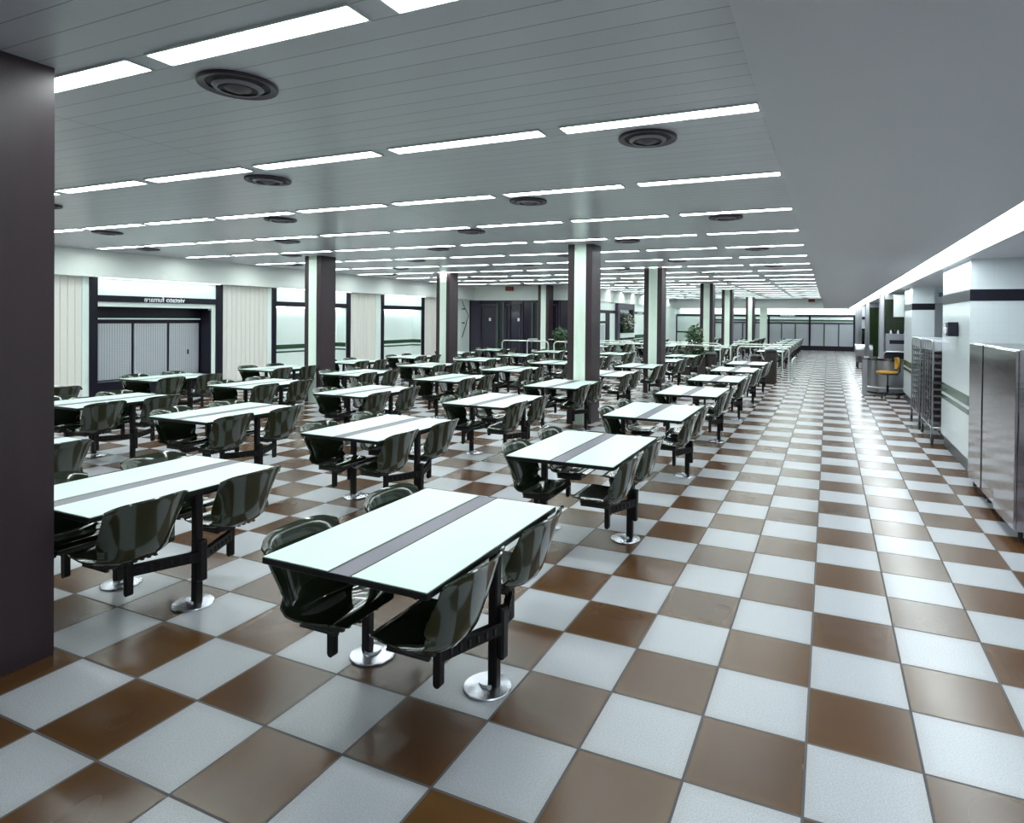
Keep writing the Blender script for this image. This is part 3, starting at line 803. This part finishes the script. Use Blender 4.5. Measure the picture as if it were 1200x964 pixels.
def straight_counter(x0, x1, y0, y1, h, lab):
    c = empty('drum_counter', lab, 'counter', ((x0+x1)/2*T, (y0+y1)/2*T, 0))
    w, d = (x1-x0)/2*T, (y1-y0)/2*T
    MB().rbox(-w, w, -d, d, 0.22, h*T-0.42, 0.02).build('lower_cabinet', M['mirror'], c)
    mb = MB(); n = 14
    vs = []
    for sx in (-w-0.03, w):
        for i in range(n+1):
            a = -PI/2+PI*i/n; vs.append((sx, -d+0.02-0.10*math.cos(a), h*T-0.21+0.21*math.sin(a)))
        vs += [(sx, d, h*T), (sx, d, h*T-0.42)]
    k = n+3
    mb.add(vs, [tuple(range(k)), tuple(range(2*k-1, k-1, -1))]+[(i, (i+1)%k, k+(i+1)%k, k+i) for i in range(k)]); mb.build('rolled_top', M['steel'], c)
    for sx in (-w+0.06, w-0.06):
        for sy in (-d+0.06, d-0.06): MB().lathe([(0.03, 0), (0.03, 0.22)], sx, sy, 12).build('leg', M['rubber'], c)
straight_counter(2.45, 3.75, 54.6, 57.2, 2.05, 'far steel counter with a rolled front edge before the green tiles')
# oven with its little row of bottles
ov = empty('steel_oven', 'steel oven with a dark slot below green wall tiles', 'oven', (4.05*T, 35.95*T, 0))
MB().rbox(-0.76*T, 1.2*T, -0.5*T, 0.2*T, 2.35*T, 3.42*T, 0.012).build('oven_body', M['steel'], ov)
MB().box(-0.55*T, 1.0*T, -0.52*T, -0.49*T, 2.82*T, 3.05*T).build('oven_slot', M['black'], ov, 0)
MB().rbox(-0.76*T, 1.2*T, -0.45*T, 0.2*T, 0, 2.35*T, 0.012).build('oven_stand', M['black'], ov)
MB().tube([(-0.9*T, -0.70*T, 2.0*T), (-0.85*T, -0.70*T, 2.28*T), (-0.7*T, -0.70*T, 2.36*T), (1.1*T, -0.70*T, 2.36*T)], 0.016, 8).build('hand_rail', M['tube'], ov)
for i in range(6):
    x = 3.40+i*0.19
    b = empty('bottle', 'small %s bottle on the steel oven, %s from the aisle' % ('white' if i % 2 else 'dark', ORD[i]), 'bottle', (x*T, 35.75*T, 3.42*T), 'bottles on the oven')
    mm = M['bottle'] if i % 2 else M['black']
    MB().lathe([(0,0),(0.026,0),(0.026,0.06),(0.012,0.08)], 0, 0, 14).build('bottle_body', mm, b)
    MB().lathe([(0.013,0.08),(0.013,0.10),(0,0.10)], 0, 0, 12).build('bottle_cap', M['red'] if i == 2 else mm, b)
# white light box projecting from the pier
lb = empty('hanging_board', 'white square board projecting from the tiled pier above the yellow chair', 'board', (3.60*T, 31.5*T, 4.4*T))
MB().rbox(-0.24*T, 0.26*T, -0.03, 0.03, 0, 1.12*T, 0.006).build('board_face', M['housing'], lb)
MB().rbox(-0.27*T, 0.29*T, -0.036, 0.02, 1.12*T, 1.18*T, 0.004).build('board_rim', M['housing'], lb)
# wall dispenser on the near pier
dp = empty('dispenser_box', 'black and white wall unit on the aisle side of the tiled pier', 'wall unit', (3.64*T, 15.1*T, 3.72*T))
MB().rbox(-0.26*T, 0.0, -0.20*T, 0.20*T, 0, 0.42*T, 0.012).build('unit_body', M['black'], dp)
MB().rbox(-0.30*T, -0.06*T, 0.05*T, 0.42*T, 0.08*T, 0.25*T, 0.01).build('white_box', M['bottle'], dp)
MB().tube([(-0.1*T, 0.45*T, 0.35*T), (-0.14*T, 0.55*T, 0.2*T), (-0.1*T, 0.45*T, 0.02*T)], 0.008, 8).build('hook', M['black'], dp)

# yellow swivel chair
yc = empty('swivel_chair', 'yellow upholstered swivel chair on a black five-star base', 'chair', (3.15*T, 31.75*T, 0), None, math.radians(8))
sh = 1.30*T
mb = MB(); n = 24
prof = [(0.0, sh-0.005), (0.17, sh), (0.215, sh+0.02), (0.215, sh+0.045), (0.18, sh+0.065), (0, sh+0.068)]
mb.lathe(prof, -0.02, 0, n, False); mb.v = [(x*1.12, y, z) for x, y, z in mb.v]; mb.build('seat_cushion', M['yellow'], yc)
mb = MB(); mb.lathe([(0.02, sh-0.03), (0.16, sh-0.02), (0.20, sh+0.01), (0.0, sh+0.012)], 0, 0, 20, False); mb.build('seat_pan', M['black'], yc)
mb = MB(); vs = []
for i in range(9):
    z = sh+0.12+0.27*i/8; wd_ = 0.17*math.sin(PI*(0.22+0.56*i/8))
    for j in range(9):
        s = -1+2*j/8; vs.append((0.20+0.02*math.sin(PI*i/8)-0.04*s*s, s*wd_, z))
fs = [(i*9+j, i*9+j+1, (i+1)*9+j+1, (i+1)*9+j) for i in range(8) for j in range(8)]
mb.add(vs, fs); mb.add([(x+0.035, y, z) for x, y, z in vs], fs)
edge = [j for j in range(9)]+[i*9+8 for i in range(1, 9)]+[72+j for j in range(7, -1, -1)]+[i*9 for i in range(7, 0, -1)]
mb.add([vs[i] for i in edge]+[(vs[i][0]+0.035, vs[i][1], vs[i][2]) for i in edge], [(i, (i+1)%32, 32+(i+1)%32, 32+i) for i in range(32)])
mb.build('back_cushion', M['yellow'], yc)
MB().tube([(0.05, 0, sh-0.02), (0.20, 0, sh-0.01), (0.255, 0, sh+0.05), (0.265, 0, sh+0.30)], 0.014, 8).build('back_bracket', M['black'], yc)
MB().lathe([(0.028, 0.10), (0.028, 0.30), (0.016, 0.30), (0.016, sh-0.02)], 0, 0, 14).build('gas_column', M['black'], yc)
for i in range(5):
    a = 2*PI*i/5+0.3
    l = MB().tube([(0, 0, 0.11), (0.15*math.cos(a), 0.15*math.sin(a), 0.10), (0.28*math.cos(a), 0.28*math.sin(a), 0.07)], [0.022, 0.018, 0.013], 8).build('base_arm', M['black'], yc)
    MB().lathe([(0, 0.0), (0.018, 0.0), (0.026, 0.015), (0.026, 0.035), (0.018, 0.05), (0, 0.05)], 0.28*math.cos(a), 0.28*math.sin(a), 12).build('caster', M['rubber'], l)

# ------------------------------------------------------------------ world, camera, colour
w = bpy.data.worlds.new('World'); bpy.context.scene.world = w; w.use_nodes = True
w.node_tree.nodes['Background'].inputs[0].default_value = (0.5, 0.6, 0.7, 1); w.node_tree.nodes['Background'].inputs[1].default_value = 0.02

f, cxp, cyp, yaw, pit, roll = 729.155, 651.3175, 380.7, 0.4128, -0.0102, 0.0097
cy_, sy_ = math.cos(yaw), math.sin(yaw)
r = Vector((cy_, sy_, 0)); d = Vector((-sy_, cy_, 0)); u = Vector((0, 0, 1))
d2 = math.cos(pit)*d+math.sin(pit)*u; u2 = math.cos(pit)*u-math.sin(pit)*d
rr = math.cos(roll)*r+math.sin(roll)*u2; uu = math.cos(roll)*u2-math.sin(roll)*r
cam = bpy.data.cameras.new('camera'); co = bpy.data.objects.new('camera', cam); C.objects.link(co)
m4 = Matrix((( rr.x, uu.x, -d2.x, 0.145*T), (rr.y, uu.y, -d2.y, -6.5443*T), (rr.z, uu.z, -d2.z, 4.1283*T), (0, 0, 0, 1)))
co.matrix_world = m4
cam.sensor_fit = 'HORIZONTAL'; cam.sensor_width = 36; cam.lens = f/1200*36
cam.shift_x = (600-cxp)/1200; cam.shift_y = (cyp-482)/1200
cam.clip_start = 0.05; cam.clip_end = 200
S = bpy.context.scene; S.camera = co
S.view_settings.view_transform = 'Standard'; S.view_settings.look = 'None'
S.view_settings.gamma = 1.0; S.view_settings.use_curve_mapping = False
S.view_settings.exposure = 0.72
S.cycles.use_denoising = True
S.cycles.max_bounces = 8; S.cycles.diffuse_bounces = 4; S.cycles.glossy_bounces = 4
S.cycles.sample_clamp_indirect = 6.0
